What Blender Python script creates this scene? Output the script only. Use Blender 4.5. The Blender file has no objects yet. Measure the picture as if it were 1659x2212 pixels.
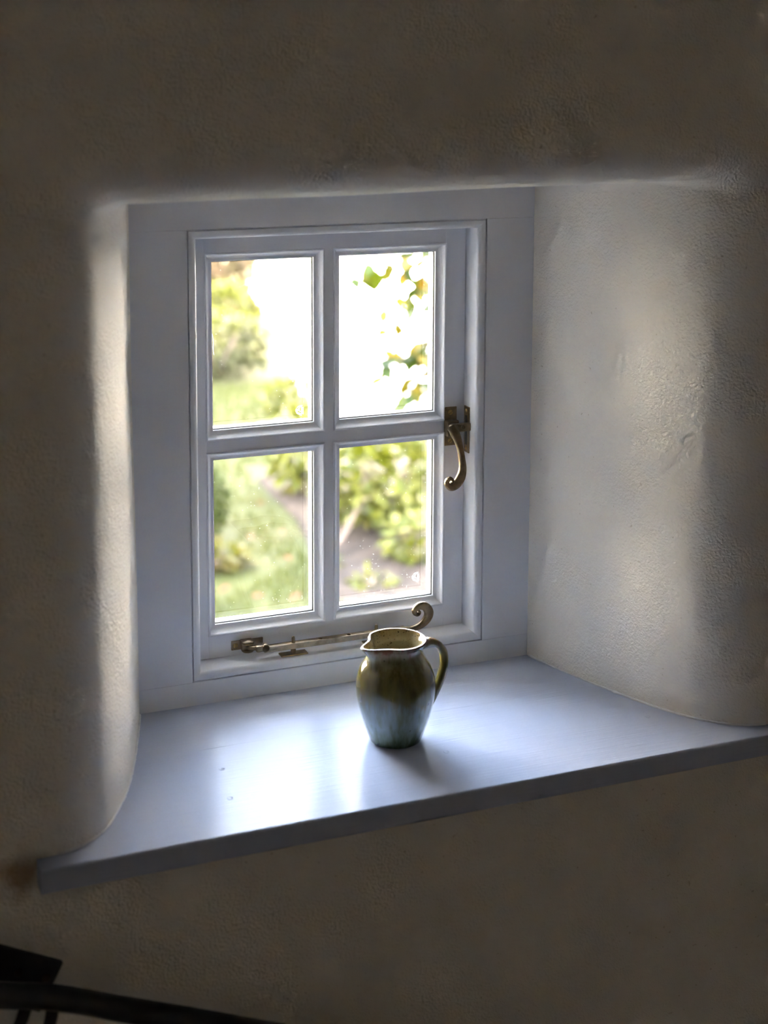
import bpy, bmesh, math, random
from mathutils import Vector, Matrix, noise

scn = bpy.context.scene
C = scn.collection
PI = math.pi
random.seed(7)

# ------------------------------------------------------------------ camera
YAW, PITCH, ROLL = 0.38307, -0.1369, 0.00401
cam_data = bpy.data.cameras.new('camera')
cam = bpy.data.objects.new('camera', cam_data)
C.objects.link(cam)
cam.location = (-0.39047, -1.71938, 0.76007)
fw = Vector((math.sin(YAW) * math.cos(PITCH), math.cos(YAW) * math.cos(PITCH), math.sin(PITCH)))
rt = Vector((math.cos(YAW), -math.sin(YAW), 0))
up = rt.cross(fw)
rt2 = rt * math.cos(ROLL) + up * math.sin(ROLL)
up2 = -rt * math.sin(ROLL) + up * math.cos(ROLL)
cam.rotation_mode = 'QUATERNION'
cam.rotation_quaternion = Matrix((rt2, up2, -fw)).transposed().to_quaternion()
cam_data.sensor_fit = 'VERTICAL'
cam_data.sensor_height = 36.0
cam_data.sensor_width = 27.0
cam_data.lens = 3400.0 / 2212.0 * 36.0
cam_data.shift_y = -520.0 / 2212.0
cam_data.clip_start = 0.02
cam_data.clip_end = 400
cam_data.dof.use_dof = True
cam_data.dof.focus_distance = 1.93
cam_data.dof.aperture_fstop = 4.2
scn.camera = cam

# ------------------------------------------------------------------ world, sun, exposure
world = bpy.data.worlds.new('sky')
scn.world = world
world.use_nodes = True
wn = world.node_tree.nodes
bg = wn['Background']
sky = wn.new('ShaderNodeTexSky')
sky.sky_type = 'NISHITA'
sky.sun_disc = False
sky.sun_elevation = math.radians(21)
sky.sun_rotation = math.radians(186)
sky.air_density = 1.0
sky.dust_density = 1.5
haze = wn.new('ShaderNodeMix')                       # bright hazy cloud veil over the clear sky, the same in every direction
haze.data_type = 'RGBA'
haze.blend_type = 'ADD'
haze.inputs[0].default_value = 1.0
haze.inputs[7].default_value = (4.5, 4.5, 4.6, 1)
world.node_tree.links.new(sky.outputs[0], haze.inputs[6])
world.node_tree.links.new(haze.outputs[2], bg.inputs[0])
bg.inputs[1].default_value = 1.0

sun_data = bpy.data.lights.new('sun', 'SUN')
sun = bpy.data.objects.new('sun', sun_data)
C.objects.link(sun)
sun_data.energy = 85.0
sun_data.color = (1.0, 0.84, 0.62)
sun_data.angle = math.radians(0.6)
sun.location = (-6, -10, 9)
sun_dir = Vector((0.10, 0.93, -0.355))
sun.rotation_mode = 'QUATERNION'
sun.rotation_quaternion = sun_dir.to_track_quat('-Z', 'Y')

vs = scn.view_settings
vs.view_transform = 'Standard'
vs.look = 'None'
vs.gamma = 1.0
vs.use_curve_mapping = False
vs.exposure = 2.66
scn.display_settings.display_device = 'sRGB'
scn.cycles.use_denoising = True
scn.cycles.light_sampling_threshold = 0.04
scn.cycles.diffuse_bounces = 5
scn.cycles.max_bounces = 8
scn.cycles.transparent_max_bounces = 40
scn.cycles.sample_clamp_indirect = 8.0

# ------------------------------------------------------------------ helpers
def link(o, parent=None):
    C.objects.link(o)
    if parent is not None:
        o.parent = parent
    return o

def tag(o, label=None, cat=None, group=None, kind=None):
    if label: o['label'] = label
    if cat: o['category'] = cat
    if group: o['group'] = group
    if kind: o['kind'] = kind
    return o

def empty(name, loc=(0, 0, 0)):
    o = bpy.data.objects.new(name, None)
    o.location = loc
    o.empty_display_size = 0.02
    return link(o)

def mesh_obj(name, verts, faces, mat, parent=None, smooth=False, loc=None, mats=None, fmat=None):
    me = bpy.data.meshes.new(name)
    me.from_pydata([tuple(v) for v in verts], [], faces)
    for m in (mats or [mat]):
        me.materials.append(m)
    if fmat:
        me.polygons.foreach_set('material_index', fmat)
    if smooth:
        me.polygons.foreach_set('use_smooth', [True] * len(me.polygons))
    me.update()
    o = bpy.data.objects.new(name, me)
    if loc is not None:
        o.location = loc
    return link(o, parent)

def bm_obj(name, bm, mat, parent=None, smooth=False, loc=None):
    me = bpy.data.meshes.new(name)
    bmesh.ops.recalc_face_normals(bm, faces=bm.faces)
    bm.to_mesh(me)
    bm.free()
    me.materials.append(mat)
    if smooth:
        me.polygons.foreach_set('use_smooth', [True] * len(me.polygons))
    o = bpy.data.objects.new(name, me)
    if loc is not None:
        o.location = loc
    return link(o, parent)

def add_box(bm, x0, x1, y0, y1, z0, z1, bev=0.0, seg=2):
    r = bmesh.ops.create_cube(bm, size=1.0)
    for v in r['verts']:
        v.co = Vector(((x0 + x1) / 2 + v.co.x * (x1 - x0), (y0 + y1) / 2 + v.co.y * (y1 - y0), (z0 + z1) / 2 + v.co.z * (z1 - z0)))
    if bev > 0:
        es = list({e for v in r['verts'] for e in v.link_edges})
        bmesh.ops.bevel(bm, geom=es, offset=bev, segments=seg, profile=0.5, affect='EDGES')

def box(name, x0, x1, y0, y1, z0, z1, mat, parent=None, bev=0.0, seg=2):
    bm = bmesh.new()
    add_box(bm, x0, x1, y0, y1, z0, z1, bev, seg)
    return bm_obj(name, bm, mat, parent)

def sweep_data(path, radii, segs=14, flat=None, ref=Vector((0, 1, 0)), power=2.0):
    """tube along path; radii = in-plane half widths, flat = half thickness along ref"""
    n = len(path)
    P = [Vector(p) for p in path]
    V, F = [], []
    for i in range(n):
        t = (P[min(i + 1, n - 1)] - P[max(i - 1, 0)]).normalized()
        b = (ref - t * ref.dot(t)).normalized()
        a = t.cross(b)
        ra = radii[i]
        rb = flat[i] if flat else ra
        for k in range(segs):
            th = 2 * PI * k / segs
            c, s = math.cos(th), math.sin(th)
            e = 2.0 / power
            cc = math.copysign(abs(c) ** e, c)
            ss = math.copysign(abs(s) ** e, s)
            V.append(P[i] + a * (ra * cc) + b * (rb * ss))
    for i in range(n - 1):
        for k in range(segs):
            k2 = (k + 1) % segs
            F.append((i * segs + k, i * segs + k2, (i + 1) * segs + k2, (i + 1) * segs + k))
    F.append(tuple(reversed(range(segs))))
    F.append(tuple((n - 1) * segs + k for k in range(segs)))
    return V, F

def spline(pts, n):
    """Catmull-Rom through tuples of any length"""
    out = []
    m = len(pts)
    for i in range(n):
        u = i / (n - 1) * (m - 1)
        k = min(int(u), m - 2)
        t = u - k
        p0, p1, p2, p3 = pts[max(k - 1, 0)], pts[k], pts[k + 1], pts[min(k + 2, m - 1)]
        out.append(tuple(0.5 * (2 * b + (c - a) * t + (2 * a - 5 * b + 4 * c - d) * t * t + (3 * b - a - 3 * c + d) * t ** 3)
                         for a, b, c, d in zip(p0, p1, p2, p3)))
    return out

def lathe_data(prof, segs=40):
    """closed profile revolved about z; prof = [(r,z)]"""
    V, F = [], []
    for r, z in prof:
        for k in range(segs):
            a = 2 * PI * k / segs
            V.append(Vector((r * math.cos(a), r * math.sin(a), z)))
    for i in range(len(prof) - 1):
        for k in range(segs):
            k2 = (k + 1) % segs
            F.append((i * segs + k, i * segs + k2, (i + 1) * segs + k2, (i + 1) * segs + k))
    return V, F

def ring_members(name, prof, rect, mat, parent, smooth_bev=0.0):
    """four mitred members running round a rectangle in the xz plane; prof = closed list of (inward offset, y)"""
    x0, x1, z0, z1 = rect
    cor = [(x0, z0, 1, 1), (x1, z0, -1, 1), (x1, z1, -1, -1), (x0, z1, 1, -1)]
    out = []
    n = len(prof)
    for s in range(4):
        V, F = [], []
        for c in (cor[s], cor[(s + 1) % 4]):
            for o, y in prof:
                V.append((c[0] + c[2] * o, y, c[1] + c[3] * o))
        for i in range(n):
            j = (i + 1) % n
            F.append((i, j, n + j, n + i))
        F.append(tuple(reversed(range(n))))
        F.append(tuple(range(n, 2 * n)))
        bm = bmesh.new()
        vs_ = [bm.verts.new(v) for v in V]
        for f in F:
            bm.faces.new([vs_[i] for i in f])
        out.append(bm_obj(name, bm, mat, parent))
    return out

# ------------------------------------------------------------------ materials
def new_mat(name):
    m = bpy.data.materials.new(name)
    m.use_nodes = True
    nt = m.node_tree
    return m, nt, nt.nodes['Principled BSDF']

def N(nt, typ, **kw):
    n = nt.nodes.new(typ)
    for k, v in kw.items():
        setattr(n, k, v)
    return n

def noise_node(nt, coord, scale, detail=4.0, rough=0.55, mapping=None):
    t = N(nt, 'ShaderNodeTexNoise')
    t.inputs['Scale'].default_value = scale
    t.inputs['Detail'].default_value = detail
    t.inputs['Roughness'].default_value = rough
    if mapping:
        mp = N(nt, 'ShaderNodeMapping')
        mp.inputs['Scale'].default_value = mapping
        nt.links.new(coord, mp.inputs[0])
        nt.links.new(mp.outputs[0], t.inputs['Vector'])
    else:
        nt.links.new(coord, t.inputs['Vector'])
    return t

def ramp(nt, fac, stops):
    r = N(nt, 'ShaderNodeValToRGB')
    el = r.color_ramp.elements
    while len(el) > 1:
        el.remove(el[-1])
    el[0].position, el[0].color = stops[0][0], (*stops[0][1], 1)
    for p, c in stops[1:]:
        e = el.new(p)
        e.color = (*c, 1)
    nt.links.new(fac, r.inputs[0])
    return r

def bump(nt, height, strength, dist, prev=None):
    b = N(nt, 'ShaderNodeBump')
    b.inputs['Strength'].default_value = strength
    b.inputs['Distance'].default_value = dist
    nt.links.new(height, b.inputs['Height'])
    if prev:
        nt.links.new(prev.outputs[0], b.inputs['Normal'])
    return b

def coord(nt, which='Object'):
    return N(nt, 'ShaderNodeTexCoord').outputs[which]

def simple(name, col, rough=0.5, metal=0.0, vary=0.0, vscale=20.0, bstr=0.0, bscale=200.0, bdist=0.001, spec=0.5):
    m, nt, b = new_mat(name)
    b.inputs['Roughness'].default_value = rough
    b.inputs['Metallic'].default_value = metal
    b.inputs['Specular IOR Level'].default_value = spec
    b.inputs['Base Color'].default_value = (*col, 1)
    co = coord(nt)
    if vary:
        t = noise_node(nt, co, vscale)
        lo = tuple(max(0, c * (1 - vary)) for c in col)
        hi = tuple(min(1, c * (1 + vary)) for c in col)
        r = ramp(nt, t.outputs[0], [(0.3, lo), (0.7, hi)])
        nt.links.new(r.outputs[0], b.inputs['Base Color'])
    if bstr:
        t = noise_node(nt, co, bscale)
        nt.links.new(bump(nt, t.outputs[0], bstr, bdist).outputs[0], b.inputs['Normal'])
    return m

def make_plaster():
    m, nt, b = new_mat('cream_plaster')
    co = coord(nt)
    b.inputs['Roughness'].default_value = 0.62
    b.inputs['Specular IOR Level'].default_value = 0.35
    big = noise_node(nt, co, 5.0, 2)
    r = ramp(nt, big.outputs[0], [(0.3, (0.85, 0.82, 0.77)), (0.7, (0.88, 0.86, 0.82))])
    # grime freckles and small pits
    sp = noise_node(nt, co, 260.0, 0)
    rs = ramp(nt, sp.outputs[0], [(0.13, (0.70, 0.66, 0.60)), (0.18, (1, 1, 1))])
    mx = N(nt, 'ShaderNodeMix', data_type='RGBA', blend_type='MULTIPLY')
    mx.inputs[0].default_value = 0.7
    nt.links.new(r.outputs[0], mx.inputs[6])
    nt.links.new(rs.outputs[0], mx.inputs[7])
    # brown damp stain in the plaster beside the sill's end
    vd = N(nt, 'ShaderNodeVectorMath', operation='DISTANCE')
    wob = noise_node(nt, co, 60.0, 1)
    wv = N(nt, 'ShaderNodeVectorMath', operation='MULTIPLY_ADD')
    wv.inputs[1].default_value = (0.02, 0.02, 0.02)
    nt.links.new(wob.outputs[1], wv.inputs[0])
    nt.links.new(co, wv.inputs[2])
    nt.links.new(wv.outputs[0], vd.inputs[0])
    vd.inputs[1].default_value = (-0.172, -0.281, -0.004)
    sr = ramp(nt, vd.outputs['Value'], [(0.010, (0.42, 0.28, 0.17)), (0.030, (1, 1, 1))])
    mx3 = N(nt, 'ShaderNodeMix', data_type='RGBA', blend_type='MULTIPLY')
    mx3.inputs[0].default_value = 0.9
    nt.links.new(mx.outputs[2], mx3.inputs[6])
    nt.links.new(sr.outputs[0], mx3.inputs[7])
    nt.links.new(mx3.outputs[2], b.inputs['Base Color'])
    fine = noise_node(nt, co, 330.0, 2, 0.6)
    mid = noise_node(nt, co, 95.0, 2, 0.5)
    b1 = bump(nt, mid.outputs[0], 0.40, 0.0024)
    b2 = bump(nt, fine.outputs[0], 0.9, 0.0016, b1)
    nt.links.new(b2.outputs[0], b.inputs['Normal'])
    return m

def make_paint(name, col, rough, grain_axis, gstr=0.25, gscale=60.0, squeeze=22.0, coat=0.0, spec=0.5):
    """brush-painted wood: grain relief running along one axis"""
    m, nt, b = new_mat(name)
    co = coord(nt)
    sc = [squeeze] * 3
    sc[grain_axis] = 1.0
    g = noise_node(nt, co, gscale / squeeze * 1.0, 4, 0.6, mapping=tuple(sc))
    dn = noise_node(nt, co, 9.0, 3)
    r = ramp(nt, dn.outputs[0], [(0.3, tuple(c * 0.97 for c in col)), (0.7, col)])
    nt.links.new(r.outputs[0], b.inputs['Base Color'])
    b.inputs['Roughness'].default_value = rough
    b.inputs['Coat Weight'].default_value = coat
    b.inputs['Specular IOR Level'].default_value = spec
    b.inputs['Coat Roughness'].default_value = 0.12
    b1 = bump(nt, g.outputs[0], gstr, 0.001)
    sm = noise_node(nt, co, 420.0, 2)
    b2 = bump(nt, sm.outputs[0], 0.05, 0.0004, b1)
    nt.links.new(b2.outputs[0], b.inputs['Normal'])
    return m

def make_glass(name, dusty):
    m = bpy.data.materials.new(name)
    m.use_nodes = True
    nt = m.node_tree
    nt.nodes.clear()
    out = N(nt, 'ShaderNodeOutputMaterial')
    tr = N(nt, 'ShaderNodeBsdfTransparent')
    tr.inputs[0].default_value = (1, 1, 1, 1)
    gl = N(nt, 'ShaderNodeBsdfGlossy')
    gl.inputs['Roughness'].default_value = 0.01
    fr = N(nt, 'ShaderNodeFresnel')
    fr.inputs[0].default_value = 1.45
    mx = N(nt, 'ShaderNodeMixShader')
    nt.links.new(fr.outputs[0], mx.inputs[0])
    nt.links.new(tr.outputs[0], mx.inputs[1])
    nt.links.new(gl.outputs[0], mx.inputs[2])
    if not dusty:
        nt.links.new(mx.outputs[0], out.inputs[0])
        return m
    # dust specks on the pane
    co = coord(nt)
    d = noise_node(nt, co, 620.0, 0)
    d2 = noise_node(nt, co, 11.0, 2)
    mu = N(nt, 'ShaderNodeMath', operation='MULTIPLY_ADD')
    nt.links.new(d2.outputs[0], mu.inputs[0])
    mu.inputs[1].default_value = 0.30
    nt.links.new(d.outputs[0], mu.inputs[2])
    rr = ramp(nt, mu.outputs[0], [(0.985, (0, 0, 0)), (1.0, (0.13, 0.13, 0.13))])
    df = N(nt, 'ShaderNodeBsdfTranslucent')
    df.inputs[0].default_value = (0.9, 0.9, 0.88, 1)
    mx2 = N(nt, 'ShaderNodeMixShader')
    nt.links.new(rr.outputs[0], mx2.inputs[0])
    nt.links.new(mx.outputs[0], mx2.inputs[1])
    nt.links.new(df.outputs[0], mx2.inputs[2])
    nt.links.new(mx2.outputs[0], out.inputs[0])
    return m

def make_glaze():
    m, nt, b = new_mat('drip_glaze')
    co = coord(nt)
    sep = N(nt, 'ShaderNodeSeparateXYZ')
    nt.links.new(co, sep.inputs[0])
    st = noise_node(nt, co, 1.0, 4, 0.6, mapping=(190, 190, 7))
    st2 = noise_node(nt, co, 1.0, 3, 0.5, mapping=(60, 60, 5))
    a = N(nt, 'ShaderNodeMath', operation='MULTIPLY_ADD')
    a.inputs[1].default_value = 0.030
    nt.links.new(st.outputs[0], a.inputs[0])
    nt.links.new(sep.outputs[2], a.inputs[2])
    a2 = N(nt, 'ShaderNodeMath', operation='MULTIPLY_ADD')
    a2.inputs[1].default_value = 0.030
    nt.links.new(st2.outputs[0], a2.inputs[0])
    nt.links.new(a.outputs[0], a2.inputs[2])
    mr = N(nt, 'ShaderNodeMapRange')
    mr.inputs[1].default_value = 0.030
    mr.inputs[2].default_value = 0.150
    nt.links.new(a2.outputs[0], mr.inputs[0])
    r = ramp(nt, mr.outputs[0], [
        (0.00, (0.07, 0.10, 0.055)), (0.08, (0.12, 0.17, 0.12)), (0.20, (0.22, 0.29, 0.27)), (0.36, (0.21, 0.265, 0.235)),
        (0.46, (0.13, 0.125, 0.045)), (0.56, (0.095, 0.078, 0.012)), (0.72, (0.12, 0.098, 0.020)),
        (0.83, (0.22, 0.20, 0.10)), (0.92, (0.25, 0.19, 0.11)), (0.955, (0.20, 0.09, 0.05)), (1.0, (0.17, 0.075, 0.04))])  # paler stops round the neck put its reflections into the glaze colour
    dots = noise_node(nt, co, 210.0, 1)
    rd = ramp(nt, dots.outputs[0], [(0.235, (0.12, 0.1, 0.06)), (0.26, (1, 1, 1))])
    mx = N(nt, 'ShaderNodeMix', data_type='RGBA', blend_type='MULTIPLY')
    mx.inputs[0].default_value = 1.0
    nt.links.new(r.outputs[0], mx.inputs[6])
    nt.links.new(rd.outputs[0], mx.inputs[7])
    st3 = noise_node(nt, co, 1.0, 3, 0.6, mapping=(110, 110, 3))
    rs3 = ramp(nt, st3.outputs[0], [(0.36, (0.62, 0.60, 0.42)), (0.52, (1, 1, 1)), (0.66, (1.12, 1.12, 1.14))])
    mx4 = N(nt, 'ShaderNodeMix', data_type='RGBA', blend_type='MULTIPLY')
    mx4.inputs[0].default_value = 1.0
    nt.links.new(mx.outputs[2], mx4.inputs[6])
    nt.links.new(rs3.outputs[0], mx4.inputs[7])
    nt.links.new(mx4.outputs[2], b.inputs['Base Color'])
    b.inputs['Roughness'].default_value = 0.10
    b.inputs['IOR'].default_value = 1.6
    b.inputs['Coat Weight'].default_value = 0.5
    b.inputs['Coat Roughness'].default_value = 0.04
    w = noise_node(nt, co, 45.0, 2)
    nt.links.new(bump(nt, w.outputs[0], 0.06, 0.002).outputs[0], b.inputs['Normal'])
    return m

def make_inner_glaze():
    m, nt, b = new_mat('speckled_cream_glaze')
    co = coord(nt)
    sep = N(nt, 'ShaderNodeSeparateXYZ')
    nt.links.new(co, sep.inputs[0])
    st = noise_node(nt, co, 1.0, 4, 0.6, mapping=(160, 160, 12))
    a = N(nt, 'ShaderNodeMath', operation='MULTIPLY_ADD')
    a.inputs[1].default_value = 0.022
    nt.links.new(st.outputs[0], a.inputs[0])
    nt.links.new(sep.outputs[2], a.inputs[2])
    mr = N(nt, 'ShaderNodeMapRange')
    mr.inputs[1].default_value = 0.06
    mr.inputs[2].default_value = 0.14
    nt.links.new(a.outputs[0], mr.inputs[0])
    r = ramp(nt, mr.outputs[0], [(0.0, (0.40, 0.29, 0.16)), (0.45, (0.46, 0.36, 0.22)), (0.66, (0.42, 0.38, 0.24)), (0.84, (0.26, 0.20, 0.08)), (0.93, (0.20, 0.10, 0.045))])
    dots = noise_node(nt, co, 620.0, 0)
    rd = ramp(nt, dots.outputs[0], [(0.255, (0.12, 0.09, 0.05)), (0.28, (1, 1, 1))])
    mx = N(nt, 'ShaderNodeMix', data_type='RGBA', blend_type='MULTIPLY')
    mx.inputs[0].default_value = 1.0
    nt.links.new(r.outputs[0], mx.inputs[6])
    nt.links.new(rd.outputs[0], mx.inputs[7])
    nt.links.new(mx.outputs[2], b.inputs['Base Color'])
    b.inputs['Roughness'].default_value = 0.14
    return m

def make_brass():
    m, nt, b = new_mat('antique_brass')
    co = coord(nt)
    t = noise_node(nt, co, 120.0, 4)
    r = ramp(nt, t.outputs[0], [(0.3, (0.17, 0.125, 0.075)), (0.55, (0.27, 0.21, 0.14)), (0.8, (0.36, 0.23, 0.12))])
    nt.links.new(r.outputs[0], b.inputs['Base Color'])
    b.inputs['Metallic'].default_value = 1.0
    b.inputs['Roughness'].default_value = 0.34
    t2 = noise_node(nt, co, 500.0, 2)
    nt.links.new(bump(nt, t2.outputs[0], 0.12, 0.0004).outputs[0], b.inputs['Normal'])
    return m

def make_leaf(name, stops, trans=0.35, rough=0.35, scale=9.0, spec=0.12):
    m, nt, b = new_mat(name)
    co = coord(nt)
    t = noise_node(nt, co, scale, 3)
    r = ramp(nt, t.outputs[0], stops)
    nt.links.new(r.outputs[0], b.inputs['Base Color'])
    b.inputs['Roughness'].default_value = rough
    b.inputs['Specular IOR Level'].default_value = spec
    tl = N(nt, 'ShaderNodeBsdfTranslucent')
    nt.links.new(r.outputs[0], tl.inputs[0])
    mx = N(nt, 'ShaderNodeMixShader')
    mx.inputs[0].default_value = trans
    nt.links.new(b.outputs[0], mx.inputs[1])
    nt.links.new(tl.outputs[0], mx.inputs[2])
    nt.links.new(mx.outputs[0], nt.nodes['Material Output'].inputs[0])
    return m

M = {}
M['plaster'] = make_plaster()
M['frame_v'] = make_paint('pale_blue_white_paint', (0.79, 0.825, 0.91), 0.34, 2, 0.12, 330)
M['frame_h'] = make_paint('pale_blue_white_paint_rail', (0.79, 0.825, 0.91), 0.34, 0, 0.12, 330)
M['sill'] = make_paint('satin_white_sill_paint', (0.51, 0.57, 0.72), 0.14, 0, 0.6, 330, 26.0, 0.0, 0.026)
M['glass'] = make_glass('window_glass', False)
M['glass_dusty'] = make_glass('dusty_window_glass', True)
M['spacer'] = simple('aluminium_spacer', (0.80, 0.82, 0.84), 0.35, 0.6)
M['brass'] = make_brass()
M['screw'] = simple('brass_screw', (0.50, 0.36, 0.16), 0.3, 1.0, 0.15, 300)
M['dull_screw'] = simple('tarnished_screw', (0.05, 0.035, 0.02), 0.5, 0.6)
M['dark'] = simple('dark_slot', (0.02, 0.016, 0.012), 0.7)
M['glaze'] = make_glaze()
M['inner'] = make_inner_glaze()
M['iron'] = simple('black_painted_iron', (0.008, 0.008, 0.010), 0.42, 0.0, 0.2, 60, 0.2, 150, 0.0006)
M['etch'] = bpy.data.materials.new('frosted_etching')
M['etch'].use_nodes = True
_nt = M['etch'].node_tree
_nt.nodes.remove(_nt.nodes['Principled BSDF'])
_tl = N(_nt, 'ShaderNodeBsdfTranslucent')
_tl.inputs[0].default_value = (0.9, 0.9, 0.88, 1)
_nt.links.new(_tl.outputs[0], _nt.nodes['Material Output'].inputs[0])
M['caulk'] = simple('painted_caulk', (0.80, 0.81, 0.83), 0.4, 0, 0.06, 90, 0.7, 240, 0.0014)
M['roomwall'] = simple('cream_room_wall', (0.70, 0.635, 0.56), 0.8, 0, 0.05, 4)
M['wood'] = simple('pale_stone_floor', (0.46, 0.41, 0.37), 0.5, 0, 0.15, 12)
M['render'] = simple('white_lime_render', (0.86, 0.84, 0.80), 0.85, 0, 0.04, 3, 0.4, 40, 0.01)
M['slate'] = simple('grey_slate', (0.12, 0.125, 0.14), 0.6, 0, 0.2, 8)
M['gravel'] = simple('pale_gravel', (0.80, 0.74, 0.66), 0.9, 0, 0.15, 30, 0.8, 60, 0.02)
M['soil'] = simple('brown_soil_and_leaf_litter', (0.016, 0.012, 0.0095), 0.95, 0, 0.75, 9, 0.8, 50, 0.02, 0.1)
M['bark'] = simple('pinkish_brown_bark', (0.060, 0.040, 0.028), 0.8, 0, 0.3, 30, 0.6, 80, 0.004)
M['exterior'] = simple('exterior_render', (0.72, 0.70, 0.66), 0.85, 0, 0.05, 3)
M['thatch'] = simple('straw_thatch', (0.46, 0.37, 0.25), 0.95, 0, 0.2, 6, 0.6, 30, 0.03)
M['door'] = simple('dark_green_door_paint', (0.05, 0.09, 0.06), 0.4)

# ------------------------------------------------------------------ measures of the window (metres, origin at the frame's lower left corner on the sill)
FW, FH = 0.500, 0.602
BL, BR, BB, BT = 0.0623, 0.4376, 0.0284, 0.5627          # outside of the bead
BEADW = 0.0112
DC = 0.0354                                             # casement face behind the frame face
X0, X1, X2, X3 = 0.09215, 0.23933, 0.25179, 0.39892
Z0, Z1, Z2, Z3 = 0.06846, 0.29275, 0.30769, 0.53034
YW = -0.291                                             # face of the room wall
YS, TS, XL, XR = -0.315, 0.0247, -0.169, 0.669          # windowsill front, thickness, ends

# ------------------------------------------------------------------ room shell
RX0, RX1, RY0, RZ0, RZ1 = -1.5, 2.1, -3.6, -1.05, 1.55

side_prof = [(0.0, 0.006), (0.0030, -0.006), (0.0066, -0.020), (0.0171, -0.058), (0.0361, -0.1213), (0.0546, -0.176), (0.0785, -0.228),
             (0.0975, -0.2600), (0.1150, -0.2765), (0.1330, -0.2862), (0.1520, -0.2902), (0.1780, -0.2912)]
right_prof = [(0.0, 0.006), (0.0030, -0.006), (0.0060, -0.020), (0.0165, -0.058), (0.0355, -0.118), (0.0615, -0.188), (0.0850, -0.234),
              (0.1045, -0.2600), (0.1235, -0.2765), (0.1440, -0.2865), (0.1660, -0.2904), (0.1930, -0.2912)]
top_prof = [(0.0, 0.006), (0.0012, -0.006), (0.0022, -0.020), (0.0052, -0.065), (0.0095, -0.125), (0.0130, -0.180), (0.0172, -0.230),
            (0.0225, -0.2580), (0.0330, -0.2755), (0.0490, -0.2868), (0.0680, -0.2905), (0.0900, -0.2912)]
NP = 60
side_s = spline(side_prof, NP)
top_s = spline(top_prof, NP)
right_s = spline(right_prof, NP)

def smoothstep(a, b, x):
    t = max(0.0, min(1.0, (x - a) / (b - a)))
    return t * t * (3 - 2 * t)

def wall_loop(xl, xr, yl, yr, zt, yt, r, nl=60, na=10, nt_=64, zb=-0.012, flare=1.0):
    """open loop: up the left leg, over the top, down the right leg"""
    pts = []
    def topz(x):
        return zt + 0.012 * (x - 0.2) * flare
    zl, zr = topz(xl), topz(xr)
    for i in range(nl):
        z = zb + (zl - r - zb) * i / (nl - 1)
        pts.append((xl, yl, z, 0))
    for i in range(1, na + 1):
        a = PI / 2 * i / (na + 1)
        k = i / (na + 1)
        pts.append((xl + r - r * math.cos(a), yl * (1 - k) + yt * k, zl - r + r * math.sin(a), 1))
    for i in range(nt_):
        k = i / (nt_ - 1)
        x = xl + r + (xr - xl - 2 * r) * k
        pts.append((x, yt, topz(x), 2))
    for i in range(1, na + 1):
        a = PI / 2 * (1 - i / (na + 1))
        k = i / (na + 1)
        pts.append((xr - r + r * math.cos(a), yt * (1 - k) + yr * k, zr - r + r * math.sin(a), 3))
    for i in range(nl):
        z = (zr - r) + (zb - zr + r) * i / (nl - 1)
        pts.append((xr, yr, z, 4))
    return pts

loops = []
for i in range(NP):
    so, sy = side_s[i]
    to, ty = top_s[i]
    r = 0.002 + 0.052 * smoothstep(0.35, 1.0, i / (NP - 1))
    ro, ry = right_s[i]
    loops.append(wall_loop(-so, FW + ro, sy, ry, FH + to, ty, r))
for k in (0.12, 0.3, 0.6, 1.0):
    xl = -0.178 + (RX0 + 0.178) * k
    xr = FW + 0.193 + (RX1 - FW - 0.193) * k
    zt = FH + 0.09 + (RZ1 - FH - 0.09) * k
    loops.append(wall_loop(xl, xr, YW, YW, zt, YW, 0.054 * (1 - k) + 0.001, flare=1 - k))
V, F = [], []
nper = len(loops[0])
for li, lp in enumerate(loops):
    for (x, y, z, seg) in lp:
        p = Vector((x, y, z))
        # hand-trowelled unevenness
        w = smoothstep(0.0, -0.05, y)
        n1 = noise.noise(p * 7.0)
        n2 = noise.noise(p * 19.0 + Vector((5, 2, 1)))
        d = (n1 * 0.0020 + n2 * 0.0004) * w
        if li < NP:
            k = li / (NP - 1)
            ph = smoothstep(0.45, 1.0, k)
            if seg == 0:
                p.x += d * (1 - ph)
                # plaster belly beside the frame, higher up the left reveal
                p.x -= 0.0065 * smoothstep(0.10, 0.42, z) * smoothstep(0.008, -0.012, y) * smoothstep(-0.10, -0.015, y)
            elif seg == 4:
                p.x -= d * (1 - ph)
            elif seg == 2:
                p.z -= d * (1 - ph) * 0.8
            p.y += d * ph * 0.8
        else:
            p.y += d * (0.6 if li < len(loops) - 1 else 0)
        V.append(p)
for i in range(len(loops) - 1):
    for j in range(nper - 1):
        a, b_, c, d_ = i * nper + j, i * nper + j + 1, (i + 1) * nper + j + 1, (i + 1) * nper + j
        F.append((a, d_, c, b_))
# wall below the sill level
gx, gz = 60, 30
base = len(V)
for j in range(gz + 1):
    for i in range(gx + 1):
        x = RX0 + (RX1 - RX0) * i / gx
        z = -0.012 + (RZ0 + 0.012) * j / gz
        p = Vector((x, YW, z))
        if 0 < j < gz:
            p.y += noise.noise(p * 5) * 0.0016
        V.append(p)
for j in range(gz):
    for i in range(gx):
        a = base + j * (gx + 1) + i
        F.append((a, a + gx + 1, a + gx + 2, a + 1))
wall = mesh_obj('wall_back', V, F, M['plaster'], smooth=True)
tag(wall, 'thick cream plaster wall with rounded window recess', None, None, 'structure')

def wallbox(name, label, dims, mat):
    o = box(name, *dims, mat)
    tag(o, label, None, None, 'structure')
    return o

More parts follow.
